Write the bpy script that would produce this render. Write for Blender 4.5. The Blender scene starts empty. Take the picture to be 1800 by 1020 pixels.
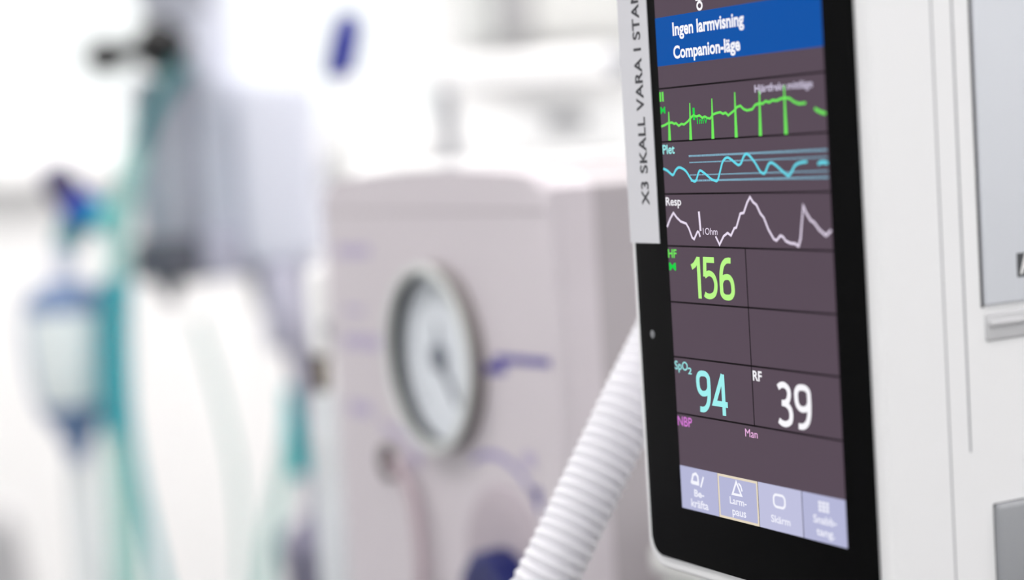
import bpy, bmesh, math, random
from mathutils import Vector, Matrix

C = bpy.context.scene.collection
SC = bpy.context.scene
random.seed(4)

# ---------------------------------------------------------------- camera
F_PX = 3229.2
YAW, PITCH, ROLL = 1.067711, -0.077830, -0.062501
CAM = Vector((0.387769, -0.259448, 1.220251))
fwd = Vector((-math.sin(YAW) * math.cos(PITCH), math.cos(YAW) * math.cos(PITCH), math.sin(PITCH)))
r0 = Vector((math.cos(YAW), math.sin(YAW), 0.0))
u0 = r0.cross(fwd)
right = r0 * math.cos(ROLL) + u0 * math.sin(ROLL)
up = u0 * math.cos(ROLL) - r0 * math.sin(ROLL)
cam_data = bpy.data.cameras.new('camera')
cam = bpy.data.objects.new('camera', cam_data)
C.objects.link(cam)
M = Matrix((right, up, -fwd)).transposed().to_4x4()
M.translation = CAM
cam.matrix_world = M
cam_data.sensor_width = 36.0
cam_data.lens = F_PX * 36.0 / 1800.0
cam_data.clip_start = 0.01
cam_data.dof.use_dof = True
cam_data.dof.focus_distance = 0.449
cam_data.dof.aperture_fstop = 4.9
SC.camera = cam

# ---------------------------------------------------------------- world, exposure
SC.view_settings.view_transform = 'Standard'
SC.view_settings.look = 'None'
SC.view_settings.gamma = 1.0
SC.view_settings.use_curve_mapping = False
SC.view_settings.exposure = 0.66
SKY_STRENGTH = 0.85
ADDED_CEILING_LIGHT = 9.0
world = bpy.data.worlds.new('daylight')
SC.world = world
world.use_nodes = True
wn = world.node_tree.nodes
wn['Background'].inputs[0].default_value = (1.0, 0.985, 0.97, 1)
wn['Background'].inputs[1].default_value = SKY_STRENGTH


# ---------------------------------------------------------------- helpers
def at(px, py, d):
    """world point seen at photo pixel (px, py) at distance d along the view axis"""
    return CAM + d * (fwd + right * ((px - 900) / F_PX) - up * ((py - 510) / F_PX))


def on_y(px, py, y):
    v = fwd + right * ((px - 900) / F_PX) - up * ((py - 510) / F_PX)
    return CAM + v * ((y - CAM.y) / v.y)


def on_x(px, py, x):
    v = fwd + right * ((px - 900) / F_PX) - up * ((py - 510) / F_PX)
    return CAM + v * ((x - CAM.x) / v.x)


def lin(c):
    return tuple((v / 12.92 if v <= 0.04045 else ((v + 0.055) / 1.055) ** 2.4) for v in (x / 255 for x in c))


MATS = {}


def mat(name, col, rough=0.5, metal=0.0, emit=None, spec=0.5, bump=0.0, scale=200.0, trans=0.0, ior=1.45,
        sss=0.0, vary=0.0, alpha=1.0, ecol=None):
    m = bpy.data.materials.new(name)
    m.use_nodes = True
    nt = m.node_tree
    b = nt.nodes['Principled BSDF']
    c = lin(col) + (1,)
    b.inputs['Base Color'].default_value = c
    b.inputs['Roughness'].default_value = rough
    b.inputs['Metallic'].default_value = metal
    b.inputs['Specular IOR Level'].default_value = spec
    b.inputs['IOR'].default_value = ior
    b.inputs['Transmission Weight'].default_value = trans
    b.inputs['Alpha'].default_value = alpha
    if sss:
        b.inputs['Subsurface Weight'].default_value = sss
        b.inputs['Subsurface Radius'].default_value = (0.004, 0.004, 0.004)
        b.inputs['Subsurface Scale'].default_value = 1.0
    if emit is not None:
        b.inputs['Emission Color'].default_value = lin(ecol or col) + (1,)
        b.inputs['Emission Strength'].default_value = emit
    if bump or vary:
        tc = nt.nodes.new('ShaderNodeTexCoord')
        nz = nt.nodes.new('ShaderNodeTexNoise')
        nz.inputs['Scale'].default_value = scale
        nz.inputs['Detail'].default_value = 3
        nt.links.new(tc.outputs['Object'], nz.inputs['Vector'])
        if bump:
            bp = nt.nodes.new('ShaderNodeBump')
            bp.inputs['Strength'].default_value = bump
            bp.inputs['Distance'].default_value = 0.0004
            nt.links.new(nz.outputs['Fac'], bp.inputs['Height'])
            nt.links.new(bp.outputs['Normal'], b.inputs['Normal'])
        if vary:
            mx = nt.nodes.new('ShaderNodeMix')
            mx.data_type = 'RGBA'
            mx.inputs['A'].default_value = tuple(v * (1 - vary) for v in c[:3]) + (1,)
            mx.inputs['B'].default_value = tuple(min(1, v * (1 + vary)) for v in c[:3]) + (1,)
            nt.links.new(nz.outputs['Fac'], mx.inputs['Factor'])
            nt.links.new(mx.outputs['Result'], b.inputs['Base Color'])
    MATS[name] = m
    return m


def thin(name, col, opacity, rough=0.1):
    """thin translucent plastic film or pane"""
    m = bpy.data.materials.new(name)
    m.use_nodes = True
    nt = m.node_tree
    nt.nodes.clear()
    out = nt.nodes.new('ShaderNodeOutputMaterial')
    tr = nt.nodes.new('ShaderNodeBsdfTransparent')
    tr.inputs[0].default_value = tuple(1 - (1 - v) * 0.35 for v in lin(col)) + (1,)
    df = nt.nodes.new('ShaderNodeBsdfDiffuse')
    df.inputs[0].default_value = lin(col) + (1,)
    tl = nt.nodes.new('ShaderNodeBsdfTranslucent')
    tl.inputs[0].default_value = lin(col) + (1,)
    gl = nt.nodes.new('ShaderNodeBsdfGlossy')
    gl.inputs['Roughness'].default_value = rough
    a = nt.nodes.new('ShaderNodeMixShader')
    b = nt.nodes.new('ShaderNodeMixShader')
    c = nt.nodes.new('ShaderNodeMixShader')
    a.inputs[0].default_value = 0.45
    nt.links.new(df.outputs[0], a.inputs[1])
    nt.links.new(tl.outputs[0], a.inputs[2])
    b.inputs[0].default_value = opacity
    nt.links.new(tr.outputs[0], b.inputs[1])
    nt.links.new(a.outputs[0], b.inputs[2])
    c.inputs[0].default_value = 0.05
    nt.links.new(b.outputs[0], c.inputs[1])
    nt.links.new(gl.outputs[0], c.inputs[2])
    nt.links.new(c.outputs[0], out.inputs[0])
    MATS[name] = m
    return m


def thing(name, label, cat, loc, group=None):
    o = bpy.data.objects.new(name, None)
    o.empty_display_size = 0.02
    C.objects.link(o)
    o.location = loc
    o['label'] = label
    o['category'] = cat
    if group:
        o['group'] = group
    return o


def wloc(o):
    v = Vector((0, 0, 0))
    while o is not None:
        v += Vector(o.location)
        o = o.parent
    return v


def obj(name, bm, m, parent=None, label=None, smooth=True, origin=None):
    """link a world-space bmesh as one mesh object"""
    me = bpy.data.meshes.new(name)
    if origin is None:
        if len(bm.verts):
            lo = [min(v.co[i] for v in bm.verts) for i in range(3)]
            hi = [max(v.co[i] for v in bm.verts) for i in range(3)]
            origin = Vector(((lo[0] + hi[0]) / 2, (lo[1] + hi[1]) / 2, (lo[2] + hi[2]) / 2))
        else:
            origin = Vector((0, 0, 0))
    origin = Vector(origin)
    bmesh.ops.translate(bm, verts=bm.verts, vec=-origin)
    bmesh.ops.recalc_face_normals(bm, faces=bm.faces) if smooth != 'flat' else None
    bm.to_mesh(me)
    bm.free()
    me.materials.append(MATS[m])
    if smooth is True:
        for p in me.polygons:
            p.use_smooth = True
        try:
            me.set_sharp_from_angle(angle=math.radians(35))
        except Exception:
            pass
    o = bpy.data.objects.new(name, me)
    C.objects.link(o)
    if parent is not None:
        o.parent = parent
        o.location = origin - wloc(parent)
    else:
        o.location = origin
    if label:
        o['label'] = label
    return o


def tag(o, label, cat, group=None):
    o['label'] = label
    o['category'] = cat
    if group:
        o['group'] = group
    return o


def struct(name, bm, m, smooth=False):
    o = obj(name, bm, m, smooth=smooth)
    o['kind'] = 'structure'
    return o


def NB():
    return bmesh.new()


def add_box(bm, lo, hi, bev=0.0, seg=3, edges=None):
    lo, hi = Vector(lo), Vector(hi)
    mtx = Matrix.Translation((lo + hi) / 2) @ Matrix.Diagonal(((hi - lo).x, (hi - lo).y, (hi - lo).z, 1))
    g = bmesh.ops.create_cube(bm, size=1.0, matrix=mtx)
    if bev:
        vs = g['verts']
        es = list({e for v in vs for e in v.link_edges})
        if edges:
            es = [e for e in es if edges(e)]
        bmesh.ops.bevel(bm, geom=es, offset=bev, segments=seg, profile=0.5, affect='EDGES', clamp_overlap=True)
    return bm


def frame_of(t, hint=None):
    t = t.normalized()
    a = hint or (Vector((0, 0, 1)) if abs(t.z) < 0.9 else Vector((1, 0, 0)))
    n = (a - t * a.dot(t)).normalized()
    return n, t.cross(n)


def loft(bm, path, radii, seg=24, cap=True):
    """sweep circles of the given radii along path (list of Vectors)"""
    n = None
    rings = []
    for i, p in enumerate(path):
        t = (path[min(i + 1, len(path) - 1)] - path[max(i - 1, 0)])
        if t.length < 1e-9:
            t = Vector((0, 0, 1))
        t.normalize()
        if n is None:
            n, _ = frame_of(t)
        else:
            n = (n - t * n.dot(t)).normalized()
        b = t.cross(n)
        rings.append([bm.verts.new(p + (n * math.cos(2 * math.pi * k / seg) + b * math.sin(2 * math.pi * k / seg)) * radii[i])
                      for k in range(seg)])
    for i in range(len(rings) - 1):
        for k in range(seg):
            bm.faces.new((rings[i][k], rings[i][(k + 1) % seg], rings[i + 1][(k + 1) % seg], rings[i + 1][k]))
    if cap:
        bm.faces.new(rings[0][::-1])
        bm.faces.new(rings[-1])
    return bm


def lathe(bm, base, axis, prof, seg=48, closed=False):
    """prof: list of (distance along axis, radius)"""
    axis = Vector(axis).normalized()
    n, b = frame_of(axis)
    rings = []
    for h, r in prof:
        c = Vector(base) + axis * h
        if r < 1e-7:
            rings.append([bm.verts.new(c)])
        else:
            rings.append([bm.verts.new(c + (n * math.cos(2 * math.pi * k / seg) + b * math.sin(2 * math.pi * k / seg)) * r) for k in range(seg)])
    pairs = list(zip(rings, rings[1:]))
    if closed:
        pairs.append((rings[-1], rings[0]))
    for A, B in pairs:
        for k in range(seg):
            k2 = (k + 1) % seg
            if len(A) == 1 and len(B) == 1:
                continue
            if len(A) == 1:
                bm.faces.new((A[0], B[k2], B[k]))
            elif len(B) == 1:
                bm.faces.new((A[k], A[k2], B[0]))
            else:
                bm.faces.new((A[k], A[k2], B[k2], B[k]))
    return bm


def spline(pts, n=12):
    pts = [Vector(p) for p in pts]
    P = [pts[0] * 2 - pts[1]] + pts + [pts[-1] * 2 - pts[-2]]
    out = []
    for i in range(1, len(P) - 2):
        for k in range(n):
            t = k / n
            a, b, c, d = P[i - 1], P[i], P[i + 1], P[i + 2]
            out.append(0.5 * ((2 * b) + (c - a) * t + (2 * a - 5 * b + 4 * c - d) * t * t + (3 * b - a - 3 * c + d) * t ** 3))
    out.append(pts[-1])
    return out


def resample(path, step):
    out = [path[0].copy()]
    acc = 0.0
    for a, b in zip(path, path[1:]):
        L = (b - a).length
        pos = step - acc
        while pos <= L:
            out.append(a + (b - a) * (pos / L))
            pos += step
        acc = (acc + L) % step
    return out


def tube(bm, pts, r, seg=16, n=12):
    p = spline(pts, n)
    return loft(bm, p, [r] * len(p), seg)


def corrugated(bm, pts, r, pitch, depth, seg=24, sub=6):
    p = resample(spline(pts, 24), pitch / sub)
    rr = []
    for i in range(len(p)):
        ph = (i % sub) / sub
        rr.append(r - depth * (0.5 - 0.5 * math.cos(2 * math.pi * ph)) ** 0.8)
    return loft(bm, p, rr, seg)


def extrude_profile(bm, pts2, f, d0, d1, bev=0.0, seg=3, back=True):
    """pts2: 2-D outline; f(u, v, d) -> world point; closed prism from d0 to d1"""
    A = [bm.verts.new(f(u, v, d0)) for u, v in pts2]
    B = [bm.verts.new(f(u, v, d1)) for u, v in pts2]
    fa = bm.faces.new(A)
    fb = bm.faces.new(B[::-1])
    n = len(pts2)
    for i in range(n):
        bm.faces.new((A[i], B[i], B[(i + 1) % n], A[(i + 1) % n]))
    if bev:
        es = list(fa.edges) + (list(fb.edges) if back else [])
        bmesh.ops.bevel(bm, geom=es, offset=bev, segments=seg, profile=0.5, affect='EDGES', clamp_overlap=True)
    return bm


def rrect(u0, v0, u1, v1, r, n=8):
    out = []
    for cx, cy, a0 in ((u1 - r, v1 - r, 0), (u0 + r, v1 - r, 90), (u0 + r, v0 + r, 180), (u1 - r, v0 + r, 270)):
        for k in range(n + 1):
            a = math.radians(a0 + 90 * k / n)
            out.append((cx + r * math.cos(a), cy + r * math.sin(a)))
    return out


# ---- flat print: things lying in a plane (u to the right, v up, small lift along the normal)
class Plane:
    def __init__(s, o, u, v):
        s.o, s.u, s.v = Vector(o), Vector(u).normalized(), Vector(v).normalized()
        s.n = s.u.cross(s.v)

    def p(s, u, v, h=0.0):
        return s.o + s.u * u + s.v * v + s.n * h


def poly(bm, pl, pts, h):
    bm.faces.new([bm.verts.new(pl.p(u, v, h)) for u, v in pts])


def rect(bm, pl, u0, v0, u1, v1, h):
    poly(bm, pl, [(u0, v0), (u1, v0), (u1, v1), (u0, v1)], h)


def stroke(bm, pl, pts, w, h, closed=False):
    pts = [Vector((a, b)) for a, b in pts]
    if closed:
        pts = pts + [pts[0]]
    L, R = [], []
    for i, p in enumerate(pts):
        if closed and i in (0, len(pts) - 1):
            a, b = pts[-2], pts[1]
        else:
            a, b = pts[max(i - 1, 0)], pts[min(i + 1, len(pts) - 1)]
        d1 = (p - a).normalized() if (p - a).length > 1e-12 else (b - p).normalized()
        d2 = (b - p).normalized() if (b - p).length > 1e-12 else d1
        t = d1 + d2
        t = t.normalized() if t.length > 1e-6 else d1
        n = Vector((-t.y, t.x))
        k = 1.0 / max(0.5, abs(n.dot(Vector((-d1.y, d1.x)))))
        L.append(bm.verts.new(pl.p(*(p + n * w / 2 * k), h)))
        R.append(bm.verts.new(pl.p(*(p - n * w / 2 * k), h)))
    for i in range(len(pts) - 1):
        bm.faces.new((R[i], R[i + 1], L[i + 1], L[i]))


def cap_height():
    cu = bpy.data.curves.new('lettering', 'FONT')
    cu.body = 'H'
    cu.size = 1.0
    o = bpy.data.objects.new('lettering', cu)
    C.objects.link(o)
    me = bpy.data.meshes.new_from_object(o.evaluated_get(bpy.context.evaluated_depsgraph_get()))
    h = max(q.co.y for q in me.vertices)
    bpy.data.objects.remove(o)
    bpy.data.curves.remove(cu)
    bpy.data.meshes.remove(me)
    return h


CAPH = cap_height()
DIGITS = {
    '1': (0.42, [[(.04, .74), (.16, .80), (.30, .955)], [(.30, .99), (.30, 0.0)]], 0),
    '5': (0.60, [[(.46, .93), (.12, .93), (.095, .53)], [(.095, .55), (.25, .615), (.40, .56), (.475, .42), (.475, .27), (.41, .13), (.27, .07), (.13, .08), (.06, .12)]], 0),
    '6': (0.60, [[(.08, .30), (.09, .16), (.17, .085), (.28, .07), (.40, .09), (.475, .18), (.485, .31), (.46, .45), (.38, .535), (.28, .55), (.17, .52), (.09, .42), (.08, .30), (.08, .45), (.10, .66), (.16, .82), (.26, .91), (.36, .935), (.45, .93)]], 0),
    '9': (0.60, [[(.48, .70), (.47, .84), (.39, .915), (.28, .93), (.16, .91), (.085, .82), (.075, .69), (.10, .55), (.18, .465), (.28, .45), (.39, .48), (.47, .58), (.48, .70), (.48, .55), (.46, .34), (.40, .18), (.30, .09), (.20, .065), (.11, .07)]], 0),
    '4': (0.62, [[(.40, 0.0), (.40, .97)], [(.40, .96), (.06, .265), (.54, .265)]], 0),
    '3': (0.58, [[(.08, .86), (.17, .92), (.29, .93), (.40, .86), (.43, .74), (.38, .60), (.28, .535), (.18, .53)], [(.18, .53), (.32, .51), (.43, .43), (.47, .29), (.43, .14), (.30, .07), (.17, .075), (.06, .13)]], 0),
}


def number(bm, pl, body, u, v, hgt, width, h, wt=0.135):
    total = sum(DIGITS[c][0] for c in body) - 0.06
    kx = width / total
    x = 0.0
    for c in body:
        adv, paths, _ = DIGITS[c]
        for p in paths:
            pts = [(u + (x + a) * kx, v + b * hgt) for a, b in p]
            if len(pts) > 3:
                pts = [tuple(q)[:2] for q in spline([Vector((a, b, 0)) for a, b in pts], 4)]
            stroke(bm, pl, pts, wt * hgt, h)
            h += 0.000002
        x += adv


def text(bm, pl, body, u, v, cap, width=None, h=0.0001, bold=0.0, align='L', spacing=1.0):
    """lettering as flat mesh; cap = capital height, width = total width to fit"""
    cu = bpy.data.curves.new('lettering', 'FONT')
    cu.body = body
    cu.size = 1.0
    cu.offset = bold
    cu.space_character = spacing
    cu.resolution_u = 4
    o = bpy.data.objects.new('lettering', cu)
    C.objects.link(o)
    dg = bpy.context.evaluated_depsgraph_get()
    me = bpy.data.meshes.new_from_object(o.evaluated_get(dg))
    bpy.data.objects.remove(o)
    bpy.data.curves.remove(cu)
    xs = [q.co.x for q in me.vertices]
    x0, x1 = min(xs), max(xs)
    k = cap / CAPH
    kx = k if width is None else width / (x1 - x0)
    off = 0.0
    if align == 'C':
        off = -(x1 - x0) * kx / 2
    vs = [bm.verts.new(pl.p(u + off + (q.co.x - x0) * kx, v + q.co.y * k, h)) for q in me.vertices]
    for f in me.polygons:
        try:
            bm.faces.new([vs[i] for i in f.vertices])
        except ValueError:
            pass
    bpy.data.meshes.remove(me)
    return bm


# ---------------------------------------------------------------- materials
mat('wall_paint', (244, 244, 244), 0.85, bump=0.15, scale=90)
mat('ceiling_paint', (245, 245, 243), 0.9, bump=0.1, scale=60)
mat('floor_vinyl', (104, 102, 102), 0.45, vary=0.08, scale=14)
mat('added_lamp_diffuser', (255, 255, 255), 0.5, emit=ADDED_CEILING_LIGHT, ecol=(255, 251, 250))
mat('added_lamp_frame', (235, 235, 235), 0.4)
mat('window_frame', (240, 240, 240), 0.4)
thin('window_pane', (240, 248, 250), 0.02, 0.02)

mat('monitor_white', (236, 236, 238), 0.38, bump=0.06, scale=900)
mat('monitor_cover', (214, 217, 224), 0.4, bump=0.06, scale=900)
mat('latch_grey', (196, 196, 199), 0.5)
mat('monitor_grey', (150, 152, 156), 0.45, bump=0.05, scale=700)
mat('gap_dark', (70, 70, 74), 0.7)
mat('black_glass', (11, 11, 12), 0.5, spec=0.04, bump=0.02, scale=1500)
mat('badge_dark', (72, 74, 78), 0.5)
mat('badge_white', (238, 238, 238), 0.5)
mat('symbol_teal', (12, 62, 74), 0.5)
mat('sticker', (214, 214, 220), 0.5, bump=0.03, scale=500)
mat('sticker_ink', (58, 58, 64), 0.6)
mat('led_lens', (112, 114, 118), 0.3)


def scr(name, col, k=0.633):
    return mat(name, (8, 8, 10), 0.5, emit=k, ecol=col, spec=0.05)


scr('lcd_dark', (88, 74, 86))
scr('lcd_line', (20, 14, 18))
scr('lcd_blue', (0, 82, 168))
scr('lcd_white', (252, 250, 255))
scr('lcd_soft_white', (222, 214, 238))
scr('lcd_trace_white', (236, 224, 244))
scr('lcd_green', (112, 236, 92))
scr('lcd_deep_green', (20, 214, 70))
scr('lcd_lime', (186, 248, 136))
scr('lcd_cyan', (104, 222, 240))
scr('lcd_pale_cyan', (160, 240, 240))
scr('lcd_dots', (150, 214, 240))
scr('lcd_magenta', (226, 130, 226))
scr('lcd_pink', (250, 190, 240))
scr('lcd_key', (181, 183, 216))
scr('lcd_key_pale', (192, 193, 223))
scr('lcd_key_text', (240, 240, 252))
scr('lcd_key_icon', (246, 246, 255))
scr('lcd_cream', (230, 217, 194))

mat('puff_case', (208, 201, 207), 0.5, bump=0.08, scale=500)
mat('puff_rear_shade', (174, 168, 172), 0.5, bump=0.08, scale=500)  # darker tone carries the shade that falls beside the monitor
mat('puff_print', (86, 78, 158), 0.6)
mat('puff_print_mid', (146, 136, 188), 0.6)
mat('puff_print_pale', (182, 172, 200), 0.6)
mat('gauge_wall', (128, 122, 120), 0.45)
mat('gauge_inner', (30, 32, 37), 0.5)
mat('gauge_lip', (214, 218, 216), 0.35)
mat('gauge_face', (226, 231, 238), 0.5)
mat('gauge_ink', (104, 110, 122), 0.6)
mat('knob_grey', (178, 168, 176), 0.5, bump=0.05, scale=400)
mat('knob_blue', (8, 22, 92), 0.4)
mat('port_dark', (50, 34, 32), 0.5)
mat('line_mauve', (184, 168, 175), 0.5)
mat('hose_white', (220, 219, 225), 0.5, sss=0.8)
mat('steel', (190, 192, 198), 0.35, metal=0.9)
mat('steel_grey', (150, 152, 158), 0.45, metal=0.3)
mat('brass', (120, 108, 90), 0.4, metal=0.7)
mat('pole_grey', (176, 174, 190), 0.4, metal=0.3)
mat('slate_plastic', (128, 124, 144), 0.5)
mat('head_grey', (168, 171, 182), 0.45, bump=0.04, scale=200)
mat('head_pale', (216, 219, 232), 0.45, bump=0.04, scale=200)
mat('module_lavender', (190, 189, 206), 0.45)
mat('head_dark', (92, 94, 104), 0.5)
mat('black_plastic', (18, 18, 19), 0.45)
mat('blue_plastic', (0, 62, 186), 0.4)
mat('pen_blue', (12, 30, 138), 0.4)
mat('slate_violet', (72, 66, 104), 0.5)
mat('teal_plastic', (0, 186, 192), 0.4)
mat('teal_dark', (52, 132, 142), 0.45)
thin('teal_tube', (40, 190, 202), 0.75, 0.25)
thin('teal_dark_tube', (60, 150, 156), 0.8, 0.25)
thin('mint_tube', (180, 224, 218), 0.55, 0.25)
thin('clear_tube', (238, 242, 244), 0.6, 0.2)
mat('bag_pale', (232, 241, 242), 0.35)
mat('bag_edge_tone', (150, 172, 202), 0.45)
mat('bag_slate', (112, 136, 176), 0.45)
mat('white_plastic', (250, 250, 250), 0.35)
mat('offwhite', (240, 240, 239), 0.5)
mat('grey_panel', (220, 221, 219), 0.5)
mat('grey_plastic', (170, 170, 172), 0.5)
mat('rubber', (40, 40, 42), 0.7)

# ---------------------------------------------------------------- room
X0, X1, Y0, Y1, ZC = -2.7, 2.4, -2.3, 2.5, 2.7
T = 0.12
struct('floor', add_box(NB(), (X0 - T, Y0 - T, -0.1), (X1 + T, Y1 + T, 0)), 'floor_vinyl')
struct('ceiling', add_box(NB(), (X0 - T, Y0 - T, ZC), (X1 + T, Y1 + T, ZC + 0.1)), 'ceiling_paint')


def wall_with_holes(name, axis, pos, out, a0, a1, holes):
    """wall slab across axis at pos, thickness towards out, spanning a0..a1 with openings (a, b, z0, z1)"""
    bm = NB()

    def blk(a, b, z0, z1):
        if b - a < 1e-6 or z1 - z0 < 1e-6:
            return
        lo, hi = sorted((pos, pos + out * T))
        if axis == 'x':
            add_box(bm, (lo, a, z0), (hi, b, z1))
        else:
            add_box(bm, (a, lo, z0), (b, hi, z1))
    cur = a0
    for a, b, z0, z1 in sorted(holes):
        blk(cur, a, 0, ZC)
        blk(a, b, 0, z0)
        blk(a, b, z1, ZC)
        cur = b
    blk(cur, a1, 0, ZC)
    return struct(name, bm, 'wall_paint')


WL = [(0.15, 1.35, 1.23, 2.35)]
WR = [(-1.9, -0.2, 0.9, 2.4), (0.2, 1.9, 0.9, 2.4)]  # unseen windows added to bring sky light in from the right
WF = [(-2.2, -0.4, 0.9, 2.4), (0.2, 2.0, 0.9, 2.4)]  # unseen windows added to bring sky light in behind the camera
wall_with_holes('wall_left', 'x', X0, -1, Y0 - T, Y1 + T, WL)
wall_with_holes('wall_right', 'x', X1, 1, Y0 - T, Y1 + T, WR)
wall_with_holes('wall_front', 'y', Y0, -1, X0, X1, WF)
wall_with_holes('wall_back', 'y', Y1, 1, X0, X1, [])
wi = 0
for ax, pos, out, hs in (('x', X0, -1, WL), ('x', X1, 1, WR), ('y', Y0, -1, WF)):
    for a, b, z0, z1 in hs:
        wi += 1

        def wp(s, d, z):
            return (pos + out * d, s, z) if ax == 'x' else (s, pos + out * d, z)

        def wbox(bm, s0, s1, d0, d1, za, zb, bev=0.004):
            p, q = wp(s0, d0, za), wp(s1, d1, zb)
            return add_box(bm, [min(i, j) for i, j in zip(p, q)], [max(i, j) for i, j in zip(p, q)], bev, 2)
        bm = NB()
        fw = 0.045
        wbox(bm, a, a + fw, 0.03, 0.09, z0, z1)
        wbox(bm, b - fw, b, 0.03, 0.09, z0, z1)
        wbox(bm, a + fw, b - fw, 0.03, 0.09, z0, z0 + fw)
        wbox(bm, a + fw, b - fw, 0.03, 0.09, z1 - fw, z1)
        fr = obj('window_%d' % wi, bm, 'window_frame')
        fr['kind'] = 'structure'
        obj('pane', wbox(NB(), a + fw, b - fw, 0.055, 0.061, z0 + fw, z1 - fw, 0), 'window_pane', fr, smooth=False)
        obj('sill', wbox(NB(), a - 0.03, b + 0.03, -0.05, 0.0, z0 - 0.025, z0), 'window_frame', fr)

cl = [(-1.75, 1.75), (-1.75, 0.95), (-0.6, 1.1), (0.6, 1.1), (-1.75, 0.15), (-0.7, -0.9), (0.7, -0.9), (1.7, 0.2)]  # unseen panels added to light the room and whiten the far wall
where = ['nearest the far corner', 'over the middle of the far wall', 'over the white cabinet', 'behind the monitor', 'nearest the far window',
         'left of the camera', 'over the camera', 'nearest the right wall']
for (x, y), w in zip(cl, where):
    t = thing('added_ceiling_light', 'added unseen square ceiling light panel ' + w, 'ceiling light', (x, y, ZC - 0.03), 'added ceiling light panels')
    bm = NB()
    s = 0.3
    for lo, hi in (((-s, -s), (s, -s + 0.02)), ((-s, s - 0.02), (s, s)), ((-s, -s + 0.02), (-s + 0.02, s - 0.02)), ((s - 0.02, -s + 0.02), (s, s - 0.02))):
        add_box(bm, (x + lo[0], y + lo[1], ZC - 0.03), (x + hi[0], y + hi[1], ZC), 0.003, 2)
    obj('frame', bm, 'added_lamp_frame', t)
    obj('diffuser', add_box(NB(), (x - s + 0.02, y - s + 0.02, ZC - 0.022), (x + s - 0.02, y + s - 0.02, ZC - 0.006)), 'added_lamp_diffuser', t, smooth=False)

# ================================================================ patient monitor
ZS = 1.25                                      # height of the top edge of the blue banner
mon = thing('patient_monitor', 'white patient monitor with tall black-framed screen of coloured curves and numbers', 'monitor', (0.03, 0.05, ZS - 0.146))
HX0, HX1, HZ0, HZ1, HD = -0.0185, 0.0800, ZS - 0.1425, ZS + 0.030, 0.105


def mono(u, v, d):
    return Vector((u, d, v))




def shell(bm, x0, z0, x1, z1, r, rings, n=10):
    """rounded box facing -Y: rings are (depth y, inset)"""
    prev = None
    first = last = None
    for d, i in rings:
        ring = [bm.verts.new((u, d, v)) for u, v in rrect(x0 + i, z0 + i, x1 - i, z1 - i, max(r - i, 0.0004), n)]
        if prev:
            for k in range(len(ring)):
                k2 = (k + 1) % len(ring)
                bm.faces.new((prev[k], prev[k2], ring[k2], ring[k]))
        else:
            first = ring
        prev = last = ring
    bm.faces.new(first[::-1])
    bm.faces.new(last)
    return bm


bm = NB()
rb_ = 0.0012
rings = [(0.0006 + rb_ * (1 - math.sin(a)), rb_ * (1 - math.cos(a))) for a in [math.pi / 2 * k / 6 for k in range(6, -1, -1)]]
shell(bm, HX0, HZ0, HX1, HZ1, 0.0075, rings + [(HD - 0.003, 0.0), (HD, 0.003)])
obj('housing', bm, 'monitor_white', mon)
bm = NB()
extrude_profile(bm, rrect(-0.0153, ZS - 0.1388, 0.0755, ZS + 0.0265, 0.0045, 8), mono, -0.0002, 0.0011, 0.0003, 2)
bez = obj('screen_bezel', bm, 'black_glass', mon, 'glossy black frame around the screen')
obj('indicator_light', lathe(NB(), (-0.0095, -0.00035, ZS - 0.0804), (0, 1, 0), [(0, 0), (0, 0.0009), (0.0003, 0.0013)], 20), 'led_lens', bez)

S = Plane((0, -0.00028, ZS), (1, 0, 0), (0, 0, 1))   # screen plane, metres; v runs down from the blue banner's top


def uv(px, py):
    p = on_y(px, py, 0.0)
    return (p.x, p.z - ZS)


SW = 0.0657
bm = NB()
rect(bm, S, 0, -0.1245, SW, 0.0125, 0)
disp = obj('display', bm, 'lcd_dark', mon, smooth='flat')
rows = [0, -.01204, -.01765, -.03098, -.04412, -.05726, -.07147, -.08551, -.09998, -.11348, -.12450]
bm = NB()
for k in (2, 3, 4, 5, 6, 7, 8):
    w = 0.00022
    rect(bm, S, 0, rows[k] - w, SW, rows[k] + w, 0.00004)
rect(bm, S, 0.0329 - 0.00018, rows[8], 0.0329 + 0.00018, rows[5], 0.00004)
obj('grid_lines', bm, 'lcd_line', disp, smooth='flat')
bm = NB()
rect(bm, S, 0, rows[1], SW, rows[0], 0.00004)
obj('status_banner', bm, 'lcd_blue', disp, smooth='flat')


def crop(ox, oy, k):
    return lambda x, y: (ox + x / k, oy + y / k)


c1 = crop(1080, 0, 4.25)
c2 = crop(1080, 220, 4.25)
c3 = crop(1080, 420, 4.25)
c4 = crop(1080, 620, 4.25)
c5 = crop(1120, 800, 4.286)


def word(bm, c, body, xl, yb, yt, xr, h=0.00009, bold=0.0):
    u, v = uv(*c(xl, yb))
    cap = uv(*c(xl, yt))[1] - v
    # width along the same screen row
    lo, hi = u, u + 0.06
    target = c(xr, 0)[0]
    for _ in range(40):
        m = (lo + hi) / 2
        q = Vector((m, 0, ZS + v)) - CAM
        x = 900 + F_PX * q.dot(right) / q.dot(fwd)
        if x < target:
            lo = m
        else:
            hi = m
    if body in ('156', '94', '39'):
        number(bm, S, body, u, v, cap, hi - u, h)
    else:
        text(bm, S, body, u, v, cap, hi - u, h, bold)


def readout(name, c, body, xl, yb, yt, xr, m, bold=0.0, extra=None, h=0.00009):
    bm = NB()
    word(bm, c, body, xl, yb, yt, xr, h, bold)
    if extra:
        extra(bm)
    return obj(name, bm, m, disp, smooth='flat')


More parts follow.
